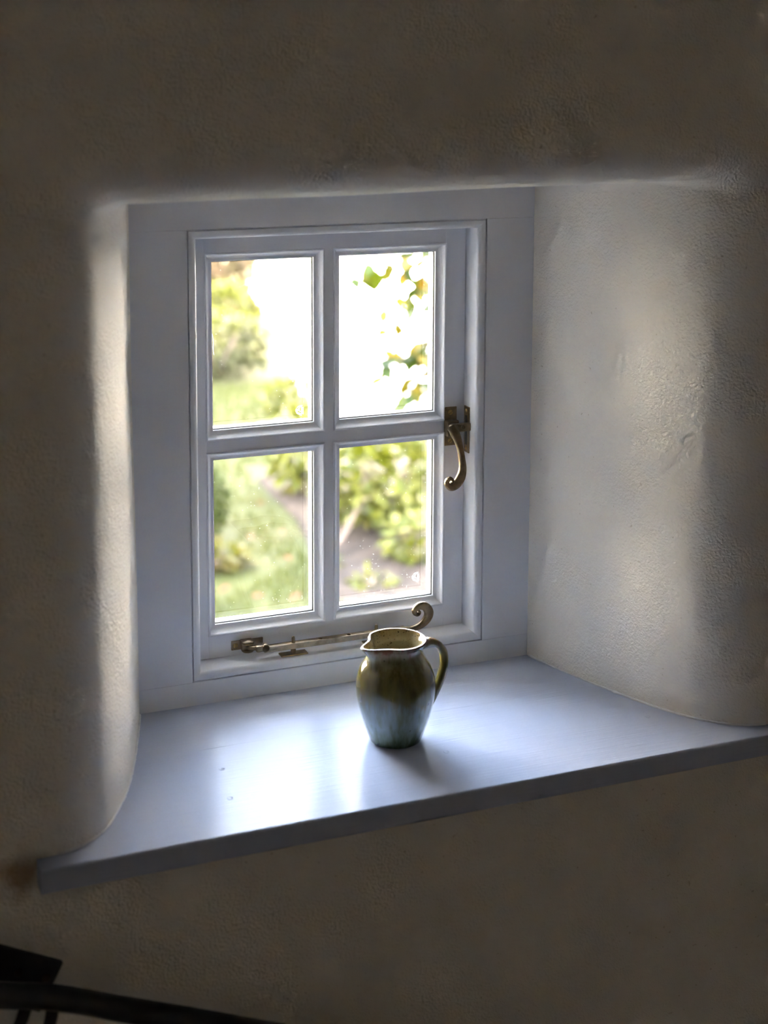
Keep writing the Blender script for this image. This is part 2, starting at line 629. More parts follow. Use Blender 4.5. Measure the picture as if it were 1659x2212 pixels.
# masonry outside face round the opening (four blocks, one wall), widened to help shade the lawn
bm = bmesh.new()
for d in ((-7.0, 0.004, 0.012, 0.13, -2.6, RZ1 + 0.3), (FW - 0.004, 8.0, 0.012, 0.13, -2.6, RZ1 + 0.3),
          (0.004, FW - 0.004, 0.012, 0.13, FH - 0.006, RZ1 + 0.3), (0.004, FW - 0.004, 0.012, 0.13, -2.6, -0.004)):
    add_box(bm, *d)
o = bm_obj('wall_outside', bm, M['exterior'])
tag(o, 'outside masonry of the house wall around the window', None, None, 'structure')
wallbox('wall_left', 'cream side wall of the landing left of the window', (RX0 - 0.3, RX0, RY0, 0.012, -2.6, RZ1 + 0.3), M['roomwall'])
W2Y0, W2Y1, W2Z0, W2Z1 = -2.71, -2.51, -0.08, 0.42
bm = bmesh.new()
for d in ((RX1, RX1 + 0.3, RY0, W2Y0, -2.6, RZ1 + 0.3), (RX1, RX1 + 0.3, W2Y1, 0.012, -2.6, RZ1 + 0.3),
          (RX1, RX1 + 0.3, W2Y0, W2Y1, -2.6, W2Z0), (RX1, RX1 + 0.3, W2Y0, W2Y1, W2Z1, RZ1 + 0.3)):
    add_box(bm, *d)
tag(bm_obj('wall_right', bm, M['roomwall']), 'cream side wall of the landing right of the window', None, None, 'structure')
w2 = empty('window_2', (RX1 + 0.2, (W2Y0 + W2Y1) / 2, W2Z0))
tag(w2, 'narrow stair window in the side wall of the landing', None, None, 'structure')
hw = (W2Y1 - W2Y0) / 2
for nm, d in (('frame_stile', (-0.03, 0.03, -hw, -hw + 0.03, 0, W2Z1 - W2Z0)), ('frame_stile', (-0.03, 0.03, hw - 0.03, hw, 0, W2Z1 - W2Z0)),
              ('frame_rail', (-0.03, 0.03, -hw + 0.03, hw - 0.03, 0, 0.03)), ('frame_rail', (-0.03, 0.03, -hw + 0.03, hw - 0.03, W2Z1 - W2Z0 - 0.03, W2Z1 - W2Z0))):
    box(nm, *d, M['frame_v'], w2)
box('pane', -0.002, 0.002, -hw + 0.03, hw - 0.03, 0.03, W2Z1 - W2Z0 - 0.03, M['glass'], w2)
wallbox('floor', 'pale stone landing floor', (RX0, RX1, RY0, YW + 0.02, RZ0 - 0.1, RZ0), M['wood'])
wallbox('ceiling', 'cream landing ceiling', (RX0, RX1, RY0, YW + 0.02, RZ1, RZ1 + 0.1), M['roomwall'])
wallbox('wall_front', 'cream landing wall facing the window', (RX0 - 0.3, RX1 + 0.3, RY0 - 0.3, RY0, -2.6, RZ1 + 0.3), M['roomwall'])

bm = bmesh.new()
rv = [bm.verts.new(p) for p in ((-7.2, -4.2, 1.75), (8.2, -4.2, 1.75), (8.2, 0.35, 1.75), (-7.2, 0.35, 1.75), (-7.2, -1.9, 3.6), (8.2, -1.9, 3.6))]
for f in ((0, 1, 5, 4), (2, 3, 4, 5), (0, 4, 3), (1, 2, 5), (0, 3, 2, 1)):
    bm.faces.new([rv[i] for i in f])
tag(bm_obj('roof', bm, M['slate']), 'unseen slate roof of the house, raised to shade the lawn', None, None, 'structure')  # out of view; ridge height and length shaped to cast shade over the lawn

# ------------------------------------------------------------------ windowsill: two boards
def reveal_off(y, prof=None):
    prof = prof or side_s
    for (o0, y0), (o1, y1) in zip(prof[:-1], prof[1:]):
        if y1 <= y <= y0:
            t = (y0 - y) / (y0 - y1) if y0 != y1 else 0
            return o0 + (o1 - o0) * t
    return prof[-1][0]

sill = empty('trim_1', (0.25, -0.15, -TS))
tag(sill, 'glossy white painted wooden windowsill board', None, None, 'structure')
YJ = -0.1185
def board(name, pts, bev_front):
    bm = bmesh.new()
    top = [bm.verts.new((x, y, 0.0)) for x, y in pts]
    bot = [bm.verts.new((x, y, -TS)) for x, y in pts]
    bm.faces.new(top)
    bm.faces.new(list(reversed(bot)))
    n = len(pts)
    for i in range(n):
        j = (i + 1) % n
        bm.faces.new((top[j], top[i], bot[i], bot[j]))
    bm.edges.ensure_lookup_table()
    es = []
    for e in bm.edges:
        ys = [v.co.y for v in e.verts]
        if all(y < YW - 0.002 for y in ys):
            es.append(e)
    if bev_front and es:
        bmesh.ops.bevel(bm, geom=es, offset=0.0028, segments=4, profile=0.5, affect='EDGES')
    else:
        es = [e for e in bm.edges if all(abs(v.co.z) < 1e-6 for v in e.verts) and all(abs(v.co.y - YJ) < 0.002 for v in e.verts)]
        if es:
            bmesh.ops.bevel(bm, geom=es, offset=0.0002, segments=1, affect='EDGES')
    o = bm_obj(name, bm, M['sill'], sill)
    o.location = (-0.25, 0.15, TS)
    return o
ys = [YJ - 0.00008 + (YW + 0.0005 - YJ) * i / 14 for i in range(15)]
emb = 0.006
left = [(max(XL, -reveal_off(y) - emb), y) for y in ys]
right = [(min(XR, FW + reveal_off(y, right_s) + emb), y) for y in ys]
front_pts = left + [(XL, YW + 0.0002), (XL, YS), (XR, YS), (XR, YW + 0.0002)] + list(reversed(right))
board('front_board', front_pts, True)
ys = [0.004 + (YJ + 0.00008 - 0.004) * i / 8 for i in range(9)]
left = [(-reveal_off(y) - emb, y) for y in ys]
right = [(FW + reveal_off(y, right_s) + emb, y) for y in ys]
board('back_board', left + list(reversed(right)), False)

def disc(name, x, y, r, h, mat, parent, off):
    V, F = lathe_data([(r, 0), (r * 0.97, h), (r * 0.80, h * 0.9), (r * 0.74, h * 0.1), (0.0001, h * 0.1)], 20)
    o = mesh_obj(name, V, F, mat, parent, True)
    o.location = Vector((x, y, 0.0)) - off
    return o
for (x, y) in ((0.0485, -0.1713), (0.0379, -0.239), (0.290, -0.2211), (0.5458, -0.2216)):
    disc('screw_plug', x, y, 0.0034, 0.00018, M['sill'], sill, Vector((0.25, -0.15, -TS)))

# beads of painted caulk where the plaster meets the board
def caulk(side):
    path, rad = [], []
    n = 90
    for i in range(n):
        y = -0.004 + (YW + 0.0012 + 0.004) * i / (n - 1)
        o = reveal_off(y, side_s if side < 0 else right_s)
        x = -o + 0.0002 if side < 0 else FW + o - 0.0002
        path.append((x, y, 0.0006))
        rad.append(0.0014 + 0.0011 * abs(noise.noise(Vector((y * 160, side * 3, 0)))))
    V, F = sweep_data(path, rad, 8, ref=Vector((0, 0, 1)))
    V = [v + Vector((noise.noise(v * 400) * 0.0006, 0, noise.noise(v * 500) * 0.0005)) for v in V]
    o = mesh_obj('caulk_bead', V, F, M['caulk'], sill, True)
    o.location = (-0.25, 0.15, TS)
caulk(-1)
caulk(1)

# ------------------------------------------------------------------ window: frame, casement, glazing
win = empty('window_1', (0.25, 0.0, 0.0))
tag(win, 'small white painted cottage casement window with four panes', None, None, 'structure')
WOFF = Vector((-0.25, 0, 0))
def into(o):
    o.parent = win
    o.location = o.location + WOFF
    return o

into(box('frame_head', -0.012, FW + 0.012, 0.0, 0.075, BT, FH + 0.012, M['frame_h'], None, 0.0005, 1))
into(box('frame_bottom_rail', -0.012, FW + 0.012, 0.0, 0.075, -0.022, BB, M['frame_h'], None, 0.0005, 1))
into(box('frame_stile', -0.012, BL, 0.0, 0.075, BB, BT, M['frame_v'], None, 0.0005, 1))
into(box('frame_stile', BR, FW + 0.012, 0.0, 0.075, BB, BT, M['frame_v'], None, 0.0005, 1))

arc = [(0.0036 + (BEADW - 0.0036) * math.sin(a), 0.0062 * (1 - math.cos(a))) for a in [PI / 2 * i / 7 for i in range(8)]]
bead_prof = [(0.0, 0.078), (0.0, 0.0035), (0.0013, 0.0035), (0.0015, 0.0006), (0.0021, 0.0)] + arc + [(BEADW, 0.078)]
mem = ring_members('frame_bead', bead_prof, (BL, BR, BB, BT), M['frame_h'], None)
for i, o in enumerate(mem):
    if i in (1, 3):
        o.data.materials[0] = M['frame_v']
    into(o)

cx0, cx1, cz0, cz1 = BL + BEADW + 0.0008, BR - BEADW - 0.0008, BB + BEADW + 0.0008, BT - BEADW - 0.0008
CY1 = 0.074
into(box('casement_stile', cx0, X0, DC, CY1, cz0, cz1, M['frame_v'], None, 0.0004, 1))
into(box('casement_stile', X3, cx1, DC, CY1, cz0, cz1, M['frame_v'], None, 0.0004, 1))
into(box('casement_rail', X0, X3, DC, CY1, Z3, cz1, M['frame_h']))
into(box('casement_rail', X0, X3, DC, CY1, cz0, Z0, M['frame_h']))
into(box('glazing_bar', X1, X2, DC, CY1, Z0, Z3, M['frame_v']))
into(box('glazing_bar', X0, X1, DC, CY1, Z1, Z2, M['frame_h']))
into(box('glazing_bar', X2, X3, DC, CY1, Z1, Z2, M['frame_h']))

ov = [(0.0024 + 0.0062 * (1 - math.cos(a)), DC + 0.0002 + 0.0078 * math.sin(a)) for a in [PI / 2 * i / 6 for i in range(7)]]
gl_prof = [(-0.0004, DC + 0.012), (-0.0004, DC - 0.0012), (0.0004, DC - 0.0019), (0.0014, DC - 0.0019), (0.0021, DC - 0.0012)] + ov + \
          [(0.0100, DC + 0.0082), (0.0106, DC + 0.0090), (0.0106, DC + 0.012)]
G0, G1, G2, G3 = DC + 0.0124, DC + 0.0160, DC + 0.0270, DC + 0.0306
for (xa, xb) in ((X0, X1), (X2, X3)):
    for (za, zb) in ((Z2, Z3), (Z0, Z1)):
        for i, o in enumerate(ring_members('glazing_bead', gl_prof, (xa, xb, za, zb), M['frame_h'], None)):
            if i in (1, 3):
                o.data.materials[0] = M['frame_v']
            into(o)
        pp = [(-0.0004, G3 + 0.0004), (0.0098, G3 + 0.0004), (0.0088, G3 + 0.003), (-0.0004, 0.0745)]
        for o in ring_members('outer_putty', pp, (xa, xb, za, zb), M['frame_h'], None):
            into(o)
        bm = bmesh.new()
        add_box(bm, xa + 0.003, xb - 0.003, G0, G3, za + 0.003, zb - 0.003)
        pane = into(bm_obj('pane', bm, M['glass']))
        pane.data.materials.append(M['glass_dusty'])
        for f in pane.data.polygons:
            if f.normal.y < -0.9:
                f.material_index = 1
        tag(pane, 'clear double glazed pane')
        sp = [(0.0035, G1 + 0.0002), (0.0114, G1 + 0.0002), (0.0114, G2 - 0.0002), (0.0035, G2 - 0.0002)]
        for o in ring_members('spacer_bar', sp, (xa, xb, za, zb), M['spacer'], None):
            o.parent = pane
        gk = [(0.0090, G0 - 0.0008), (0.0116, G0 - 0.0008), (0.0116, G0 - 0.00005), (0.0090, G0 - 0.00005)]
        for o in ring_members('gasket', gk, (xa, xb, za, zb), M['dark'], None):
            o.parent = pane
        mark = {(X0, Z2): (0.2125, 0.3318), (X2, Z0): (0.3668, 0.1035)}.get((xa, za))
        if mark:
            # etched mark in the lower right corner of this pane
            bm_v, bm_f = [], []
            s = 0.0105 / 1.0
            ox, oz = mark
            strokes = [
                [(-0.42, -0.10), (-0.50, 0.12), (-0.42, 0.34)],
                [(-0.34, 0.44), (-0.10, 0.62), (0.30, 0.64)],
                [(0.36, 0.46), (0.40, 0.1), (0.40, -0.38)],
                [(-0.40, -0.20), (0.22, -0.52)],
                [(0.22, 0.50), (0.22, -0.36), (-0.34, -0.08), (-0.36, 0.12), (-0.22, 0.28), (-0.06, 0.22), (-0.10, 0.36), (0.02, 0.52), (0.22, 0.50)],
                [(-0.26, 0.06), (-0.10, 0.18), (0.0, -0.02), (0.20, -0.04)],
            ]
            for st in strokes:
                for (a, b_) in zip(st[:-1], st[1:]):
                    A, B = Vector((ox + a[0] * s, 0, oz + a[1] * s)), Vector((ox + b_[0] * s, 0, oz + b_[1] * s))
                    t = (B - A).normalized()
                    nn = Vector((-t.z, 0, t.x)) * 0.00035
                    k = len(bm_v)
                    for y in (G0 - 0.00012, G0 - 0.00002):
                        bm_v += [(A + nn).to_tuple(), (B + nn).to_tuple(), (B - nn).to_tuple(), (A - nn).to_tuple()]
                        for q in range(4):
                            v = bm_v[-4 + q]
                            bm_v[-4 + q] = (v[0], y, v[2])
                    bm_f += [(k, k + 1, k + 2, k + 3), (k + 7, k + 6, k + 5, k + 4)]
                    for q in range(4):
                        q2 = (q + 1) % 4
                        bm_f.append((k + q, k + 4 + q, k + 4 + q2, k + q2))
            em = mesh_obj('etched_mark', bm_v, bm_f, M['etch'])
            em.parent = pane
            tag(em, 'small frosted kite shaped glazing mark')
        if xa == X0 and za == Z2:
            # a thread of paint scratched down the glass
            path = spline([(0.1008, 0.446), (0.1030, 0.438), (0.1052, 0.426), (0.1050, 0.416), (0.1058, 0.4085)], 24)
            Vv, Ff = sweep_data([(x, G0 - 0.0002, z) for x, z in path], [0.00025] * 24, 6)
            sc_ = mesh_obj('paint_scratch', Vv, Ff, M['etch'])
            sc_.parent = pane
# ------------------------------------------------------------------ casement stay
def screw(x, y, z, r, parent, axis='y', ang=0.9):
    V, F = lathe_data([(r, -0.0004), (r, 0.0003), (r * 0.85, 0.0009), (0.00005, 0.0013)], 18)
    if axis == 'y':
        R = Matrix.Rotation(PI / 2, 4, 'X')
    elif axis == 'x':
        R = Matrix.Rotation(-PI / 2, 4, 'Y')
    else:
        R = Matrix.Identity(4)
    V = [R @ v for v in V]
    o = mesh_obj('screw', V, F, M['screw'], parent, True, (x, y, z))
    bm = bmesh.new()
    add_box(bm, -r * 0.95, r * 0.95, -0.0002, 0.0002, 0.0007, 0.00145)
    bmesh.ops.transform(bm, matrix=R @ Matrix.Rotation(ang, 4, 'Z'), verts=bm.verts)
    me = bpy.data.meshes.new('screw_slot')
    bm.to_mesh(me)
    bm.free()
    return o, me

ZL = BB + BEADW                                          # top of the frame's bottom lining
stay = into(box('stay_bracket', 0.1198, 0.1595, DC - 0.0022, DC, 0.0475, 0.0590, M['brass'], None, 0.0006, 2))
tag(stay, 'antique brass casement stay with curled monkey tail end')
def sub(name, V, F, mat, parent, smooth=True):
    o = mesh_obj(name, V, F, mat, None, smooth)
    o.parent = parent
    return o

# bar with two holes: build from bmesh slabs between hole slots
bz0, bz1, by0, by1 = 0.0480, 0.0545, 0.0105, 0.0195
bm = bmesh.new()
def slab_with_hole(bm, xa, xb, hx, hr):
    n = 16
    ym = (by0 + by1) / 2
    rings = []
    for z in (bz0, bz1):
        inner = [bm.verts.new((hx + hr * math.cos(2 * PI * k / n), ym + hr * math.sin(2 * PI * k / n), z)) for k in range(n)]
        outer = []
        for k in range(n):
            c, s = math.cos(2 * PI * k / n), math.sin(2 * PI * k / n)
            m = max(abs(c), abs(s))
            px, py = c / m, s / m
            outer.append(bm.verts.new((hx + px * ((xb - hx) if px > 0 else (hx - xa)), ym + py * (by1 - by0) / 2, z)))
        rings.append((inner, outer))
    (i0, o0), (i1, o1) = rings
    for k in range(n):
        j = (k + 1) % n
        bm.faces.new((o1[k], o1[j], i1[j], i1[k]))
        bm.faces.new((o0[j], o0[k], i0[k], i0[j]))
        bm.faces.new((i1[k], i1[j], i0[j], i0[k]))
        bm.faces.new((o0[k], o0[j], o1[j], o1[k]))
add_box(bm, 0.1545, 0.185, by0, by1, bz0, bz1)
slab_with_hole(bm, 0.185, 0.199, 0.192, 0.0026)
add_box(bm, 0.199, 0.221, by0, by1, bz0, bz1)
slab_with_hole(bm, 0.221, 0.233, 0.227, 0.0026)
add_box(bm, 0.233, 0.258, by0, by1, bz0, bz1)
slab_with_hole(bm, 0.258, 0.270, 0.264, 0.0026)
add_box(bm, 0.270, 0.294, by0, by1, bz0, bz1)
slab_with_hole(bm, 0.294, 0.306, 0.300, 0.0026)
add_box(bm, 0.306, 0.338, by0, by1, bz0, bz1)
o = bm_obj('stay_bar', bm, M['brass'])
o.parent = stay
# dark inside of the spare holes is left open; curled end
curl_pts = [(0.332, 0.0512, 0.0036), (0.348, 0.0506, 0.0034), (0.360, 0.0535, 0.0042), (0.3685, 0.0610, 0.0055), (0.3705, 0.0695, 0.0062),
            (0.3655, 0.0770, 0.0056), (0.3575, 0.0785, 0.0046), (0.3520, 0.0745, 0.0036), (0.3520, 0.0700, 0.0030), (0.3555, 0.0683, 0.0025),
            (0.3578, 0.0707, 0.0020), (0.3565, 0.0727, 0.0015), (0.3553, 0.0722, 0.0010)]
cs = spline(curl_pts, 90)
V, F = sweep_data([(x, 0.015, z) for x, z, r in cs], [r for _, _, r in cs], 14, [0.0045 - 0.0010 * i / 89 for i in range(90)], power=2.6)
sub('stay_curl', V, F, M['brass'], stay)
# round joint at the inner end of the bar
V, F = lathe_data([(0.0001, -0.0052), (0.0016, -0.0052), (0.0018, -0.0046), (0.0038, -0.0046), (0.0048, -0.0038), (0.0048, 0.0046), (0.0001, 0.0046)], 24)
R = Matrix.Rotation(-PI / 2, 4, 'X')
sub('pivot_joint', [R @ v + Vector((0.1565, 0.0150, 0.0528)) for v in V], F, M['brass'], stay)
# fork, swivel eye and hooked lug between bracket and joint
bm = bmesh.new()
add_box(bm, 0.1445, 0.1555, 0.0112, 0.0188, 0.0492, 0.0565, 0.0018, 3)
o = bm_obj('swivel_fork', bm, M['brass'], None, True)
o.parent = stay
V, F = sweep_data([(0.1465, 0.0150, 0.0535), (0.1425, 0.0152, 0.0538), (0.1385, 0.0168, 0.0540), (0.1365, 0.0205, 0.0541), (0.1385, 0.0245, 0.0540), (0.1420, 0.0250, 0.0538)],
                  [0.0026, 0.0025, 0.0024, 0.0024, 0.0024, 0.0020], 12, ref=Vector((0, 0, 1)))
sub('swivel_eye', V, F, M['brass'], stay)
for zz, up_ in ((0.0575, 1), (0.0500, -1)):
    prof = [(0.0001, 0.0), (0.0075, 0.0), (0.0080, 0.0012), (0.0066, 0.0034), (0.0035, 0.0046), (0.0001, 0.0050)]
    V, F = lathe_data(prof, 24)
    V = [Vector((v.x, v.y * 0.95, v.z * 0.72 * up_)) for v in V]
    sub('bracket_lug', [v + Vector((0.1375, 0.0245, zz)) for v in V], F, M['brass'], stay)
bm = bmesh.new()
add_box(bm, 0.1300, 0.1450, 0.0245, DC - 0.001, 0.0485, 0.0605, 0.0012, 2)
o = bm_obj('bracket_block', bm, M['brass'])
o.parent = stay
def add_screw(x, y, z, r, parent, axis, ang):
    o, me = screw(x, y, z, r, None, axis, ang)
    o.parent = parent
    k = bpy.data.objects.new('screw_slot', me)
    me.materials.append(M['dark'])
    # slot is joined onto the screw mesh so that the level stays at three
    bm = bmesh.new()
    bm.from_mesh(o.data)
    n0 = len(bm.faces)
    bm.from_mesh(me)
    bm.faces.ensure_lookup_table()
    for f in bm.faces[n0:]:
        f.material_index = 1
    bm.to_mesh(o.data)
    bm.free()
    o.data.materials.append(M['dark'])
    bpy.data.objects.remove(k)
    return o
add_screw(0.1246, DC - 0.0024, 0.0533, 0.0030, stay, 'y', PI / 2)

# two pins on plates standing on the lining
for px in (0.192, 0.300):
    pin = into(box('stay_pin', px - 0.0170, px + 0.0170, 0.0085, 0.0215, ZL, ZL + 0.0020, M['brass'], None, 0.0008, 2))
    V, F = lathe_data([(0.0032, 0.0018), (0.0032, 0.0062), (0.0021, 0.0066), (0.0021, 0.0205), (0.0017, 0.0222), (0.0006, 0.0230), (0.00005, 0.0231)], 18)
    o = sub('peg', [v + Vector((px, 0.015, ZL)) for v in V], F, M['brass'], pin)

# ------------------------------------------------------------------ casement fastener
fast = into(box('fastener_plate', 0.3980, 0.4148, DC - 0.0022, DC, 0.2752, 0.3245, M['brass'], None, 0.0006, 2))
tag(fast, 'antique brass casement fastener with curled handle')
bm = bmesh.new()
add_box(bm, 0.3982, 0.4146, DC - 0.0105, DC - 0.001, 0.2885, 0.3085, 0.0016, 3)
o = bm_obj('fastener_block', bm, M['brass'])
o.parent = fast
for z, a in ((0.3178, 0.6), (0.2815, 0.7)):
    add_screw(0.4060, DC - 0.0024, z, 0.0031, fast, 'y', a)
# spindle boss
V, F = lathe_data([(0.0062, 0.0), (0.0060, 0.0075), (0.0052, 0.0105), (0.0030, 0.0118), (0.00005, 0.0121)], 22)
R = Matrix.Rotation(PI / 2, 4, 'X')
sub('spindle_boss', [R @ v + Vector((0.4045, DC - 0.010, 0.3000)) for v in V], F, M['brass'], fast)
# tongue reaching into the keep
bm = bmesh.new()
add_box(bm, 0.4045, BR - BEADW + 0.0006, 0.0165, 0.0230, 0.2955, 0.3060, 0.0016, 3)
o = bm_obj('tongue', bm, M['brass'])
o.parent = fast
V, F = lathe_data([(0.0016, -0.0012), (0.0026, -0.0012), (0.0028, 0.0), (0.0026, 0.0012), (0.0016, 0.0012), (0.0016, -0.0012)], 20)
sub('pivot_rivet', [R @ v + Vector((0.4150, 0.0140, 0.3022)) for v in V], F, M['brass'], fast)
hp = [(0.4005, 0.3045, 0.0042, 0.018), (0.4030, 0.2965, 0.0060, 0.014), (0.4060, 0.2880, 0.0050, 0.011), (0.4083, 0.2780, 0.0040, 0.009), (0.4107, 0.2640, 0.0040, 0.008), (0.4118, 0.2510, 0.0048, 0.008),
      (0.4092, 0.2400, 0.0060, 0.008), (0.4035, 0.2322, 0.0060, 0.008), (0.3965, 0.2290, 0.0048, 0.008), (0.3915, 0.2324, 0.0036, 0.008),
      (0.3910, 0.2378, 0.0027, 0.008), (0.3955, 0.2402, 0.0022, 0.008), (0.3985, 0.2370, 0.0019, 0.008), (0.3968, 0.2340, 0.0015, 0.008), (0.3950, 0.2352, 0.0010, 0.008)]
hs = spline(hp, 110)
V, F = sweep_data([(x, y, z) for x, z, r, y in hs], [r for _, _, r, _ in hs], 14, [0.0046 - 0.0016 * i / 109 for i in range(110)], power=2.8)
sub('handle', V, F, M['brass'], fast)
# keep let into the jamb lining
XK = BR - BEADW
keep = into(box('fastener_keep', XK - 0.0016, XK + 0.0002, 0.0195, 0.0335, 0.2665, 0.3253, M['brass'], None, 0.0005, 2))
bm = bmesh.new()
add_box(bm, XK - 0.0019, XK - 0.0012, 0.0240, 0.0295, 0.2765, 0.3140)
o = bm_obj('keep_slot', bm, M['dark'])
o.parent = keep
for z in (0.2715, 0.3200):
    add_screw(XK - 0.0018, 0.0265, z, 0.0024, keep, 'x', 0.3)

# ------------------------------------------------------------------ jug
JX, JY, JH = 0.2500, -0.1700, 0.1185
jug = empty('jug', (JX, JY, 0.0004))
tag(jug, 'small glazed pottery jug, olive brown over blue green, standing on the windowsill', 'jug')
SP = math.radians(200)
jp = [(0.0286, 0.0008), (0.0298, 0.0035), (0.0340, 0.0150), (0.0388, 0.0300), (0.0425, 0.0450), (0.0443, 0.0590), (0.0437, 0.0720),
      (0.0400, 0.0840), (0.0348, 0.0930), (0.0310, 0.0998), (0.0300, 0.1045), (0.0316, 0.1100), (0.0345, 0.1142)]
js = spline(jp, 60)
inner_p = [(max(r - 0.0034, 0.0001), z) for r, z in js if z > 0.006]
prof = [(0.0001, 0.0016), (0.0255, 0.0016), (0.0270, 0.0002)] + js
rim = [(js[-1][0] + 0.0004, js[-1][1] + 0.0009), (js[-1][0] - 0.0004, js[-1][1] + 0.0020), (js[-1][0] - 0.0017, js[-1][1] + 0.0023), (js[-1][0] - 0.0029, js[-1][1] + 0.0016)]
n_out = len(prof) + 3
prof = prof + rim + list(reversed(inner_p)) + [(0.0250, 0.0055), (0.0001, 0.0052)]
SEG = 96
V, F = lathe_data(prof, SEG)
fm = []
for i in range(len(prof) - 1):
    fm += [0 if i < n_out else 1] * SEG
V2 = []
for v in V:
    a = math.atan2(v.y, v.x) - SP
    a = (a + PI) % (2 * PI) - PI
    s = smoothstep(0.086, 0.1165, v.z)
    r = math.hypot(v.x, v.y)
    w = math.exp(-(a / 0.30) ** 2)
    pin = math.exp(-((abs(a) - 0.78) / 0.34) ** 2)
    rr = r + s * (0.0150 * w - 0.0036 * pin)
    z = v.z + s * (0.0010 * w - 0.0008 * pin)
    th = math.atan2(v.y, v.x)
    V2.append((rr * math.cos(th), rr * math.sin(th), z))
body = mesh_obj('body', V2, F, None, jug, True, mats=[M['glaze'], M['inner']], fmat=fm)
# strap handle towards +x
hp = [(0.0300, 0.1045, 0.0068, 0.0046), (0.0400, 0.1070, 0.0066, 0.0046), (0.0500, 0.1035, 0.0066, 0.0046), (0.0575, 0.0945, 0.0066, 0.0046), (0.0598, 0.0820, 0.0066, 0.0046),
      (0.0578, 0.0690, 0.0064, 0.0044), (0.0530, 0.0560, 0.0062, 0.0042), (0.0470, 0.0440, 0.0062, 0.0038), (0.0402, 0.0320, 0.0068, 0.0030)]
hs = spline(hp, 60)
ha = math.radians(2)
V, F = sweep_data([(x * math.cos(ha), x * math.sin(ha), z) for x, z, a, b_ in hs], [b_ for _, _, a, b_ in hs], 18,
                  [a for _, _, a, b_ in hs], ref=Vector((-math.sin(ha), math.cos(ha), 0)), power=2.3)
mesh_obj('handle', V, F, M['glaze'], jug, True)

# ------------------------------------------------------------------ handrail at the lower left
rail = empty('handrail', (-0.2, -0.345, -0.10))
tag(rail, 'black iron handrail on a wall bracket sloping down below the windowsill', 'handrail')
ROFF = Vector((0.2, 0.345, 0.10))
path = spline([(-0.70, -0.345, 0.090), (-0.40, -0.345, -0.020), (-0.25, -0.345, -0.0850), (-0.165, -0.345, -0.1110), (-0.10, -0.345, -0.1380), (0.03, -0.345, -0.1930), (0.30, -0.345, -0.312), (0.75, -0.345, -0.51)], 60)
V, F = sweep_data([Vector(p) + ROFF for p in path], [0.0118] * 60, 20)
mesh_obj('rail', V, F, M['iron'], rail, True)
bm = bmesh.new()
add_box(bm, -0.080, 0.0, YW - 0.0052, YW + 0.0015, -0.052, 0.0, 0.0007, 1)
bmesh.ops.transform(bm, matrix=Matrix.Translation((-0.147, 0, -0.108)) @ Matrix.Rotation(math.radians(27), 4, 'Y'), verts=bm.verts)
bmesh.ops.translate(bm, vec=ROFF, verts=bm.verts)
plate = bm_obj('bracket_plate', bm, M['iron'], rail)
for x, z in ((-0.1898, -0.1085), (-0.1637, -0.1200)):
    s_ = add_screw(x, YW - 0.0054, z, 0.0042, plate, 'y', 0.4)
    s_.location = Vector((x, YW - 0.0054, z)) + ROFF
    s_.data.materials[0] = M['dull_screw']
for dx in (-0.012, 0.012):
    V, F = sweep_data([Vector(p) + ROFF for p in spline([(-0.178 + dx, -0.345, -0.112), (-0.182 + dx * 1.2, -0.344, -0.130), (-0.188 + dx * 1.4, -0.335, -0.150), (-0.192 + dx * 1.4, -0.315, -0.168), (-0.195 + dx * 1.4, -0.2935, -0.176)], 16)],
                      [0.0062] * 16, 10, [0.0030] * 16, ref=Vector((0, 1, 0.3)), power=3)
    mesh_obj('bracket_arm', V, F, M['iron'], rail, True)

# ------------------------------------------------------------------ garden
GZ = -2.2
K = 0.071
def kk(*stops):
    return [(p, tuple(c * K for c in col)) for p, col in stops]
def kf(*stops):
    return [(p, tuple(c * 0.031 for c in col)) for p, col in stops]
M['leaf_tree'] = make_leaf('tree_leaves', [(0.0, (0.008, 0.018, 0.001)), (0.5, (0.020, 0.030, 0.001)), (0.7, (0.055, 0.046, 0.002)), (1.0, (0.10, 0.058, 0.004))], 0.35, 0.5, 1.5)
_nt = M['leaf_tree'].node_tree
_oi = N(_nt, 'ShaderNodeObjectInfo')
_nt.links.new(_oi.outputs['Random'], next(n for n in _nt.nodes if n.bl_idname == 'ShaderNodeValToRGB').inputs[0])
M['lawn'] = make_leaf('lawn_turf', kk((0.25, (0.13, 0.18, 0.015)), (0.5, (0.20, 0.24, 0.028)), (0.75, (0.29, 0.28, 0.06))), 0.0, 0.9, 1.6)
M['blade'] = make_leaf('grass_blades', kk((0.25, (0.24, 0.34, 0.03)), (0.5, (0.36, 0.44, 0.05)), (0.75, (0.50, 0.50, 0.11))), 0.3, 0.7, 1.2)
M['leaf_lime'] = make_leaf('lime_green_leaves', kk((0.25, (0.16, 0.24, 0.006)), (0.42, (0.42, 0.52, 0.02)), (0.58, (0.80, 0.84, 0.06)), (0.75, (1.35, 1.25, 0.38))), 0.35, 0.4, 16, 0.15)
M['leaf_dark'] = make_leaf('deep_green_leaves', kk((0.2, (0.10, 0.20, 0.006)), (0.5, (0.20, 0.32, 0.01)), (0.8, (0.34, 0.44, 0.02))), 0.3, 0.5)
M['leaf_rust'] = make_leaf('rusty_brown_leaves', kf((0.2, (0.26, 0.18, 0.11)), (0.45, (0.34, 0.25, 0.14)), (0.6, (0.28, 0.28, 0.09)), (0.8, (0.56, 0.42, 0.30))), 0.3, 0.6, 5)
M['leaf_mid'] = make_leaf('mid_green_leaves', kf((0.2, (0.20, 0.28, 0.03)), (0.5, (0.36, 0.45, 0.04)), (0.8, (0.62, 0.66, 0.12))), 0.3, 0.5, 5)
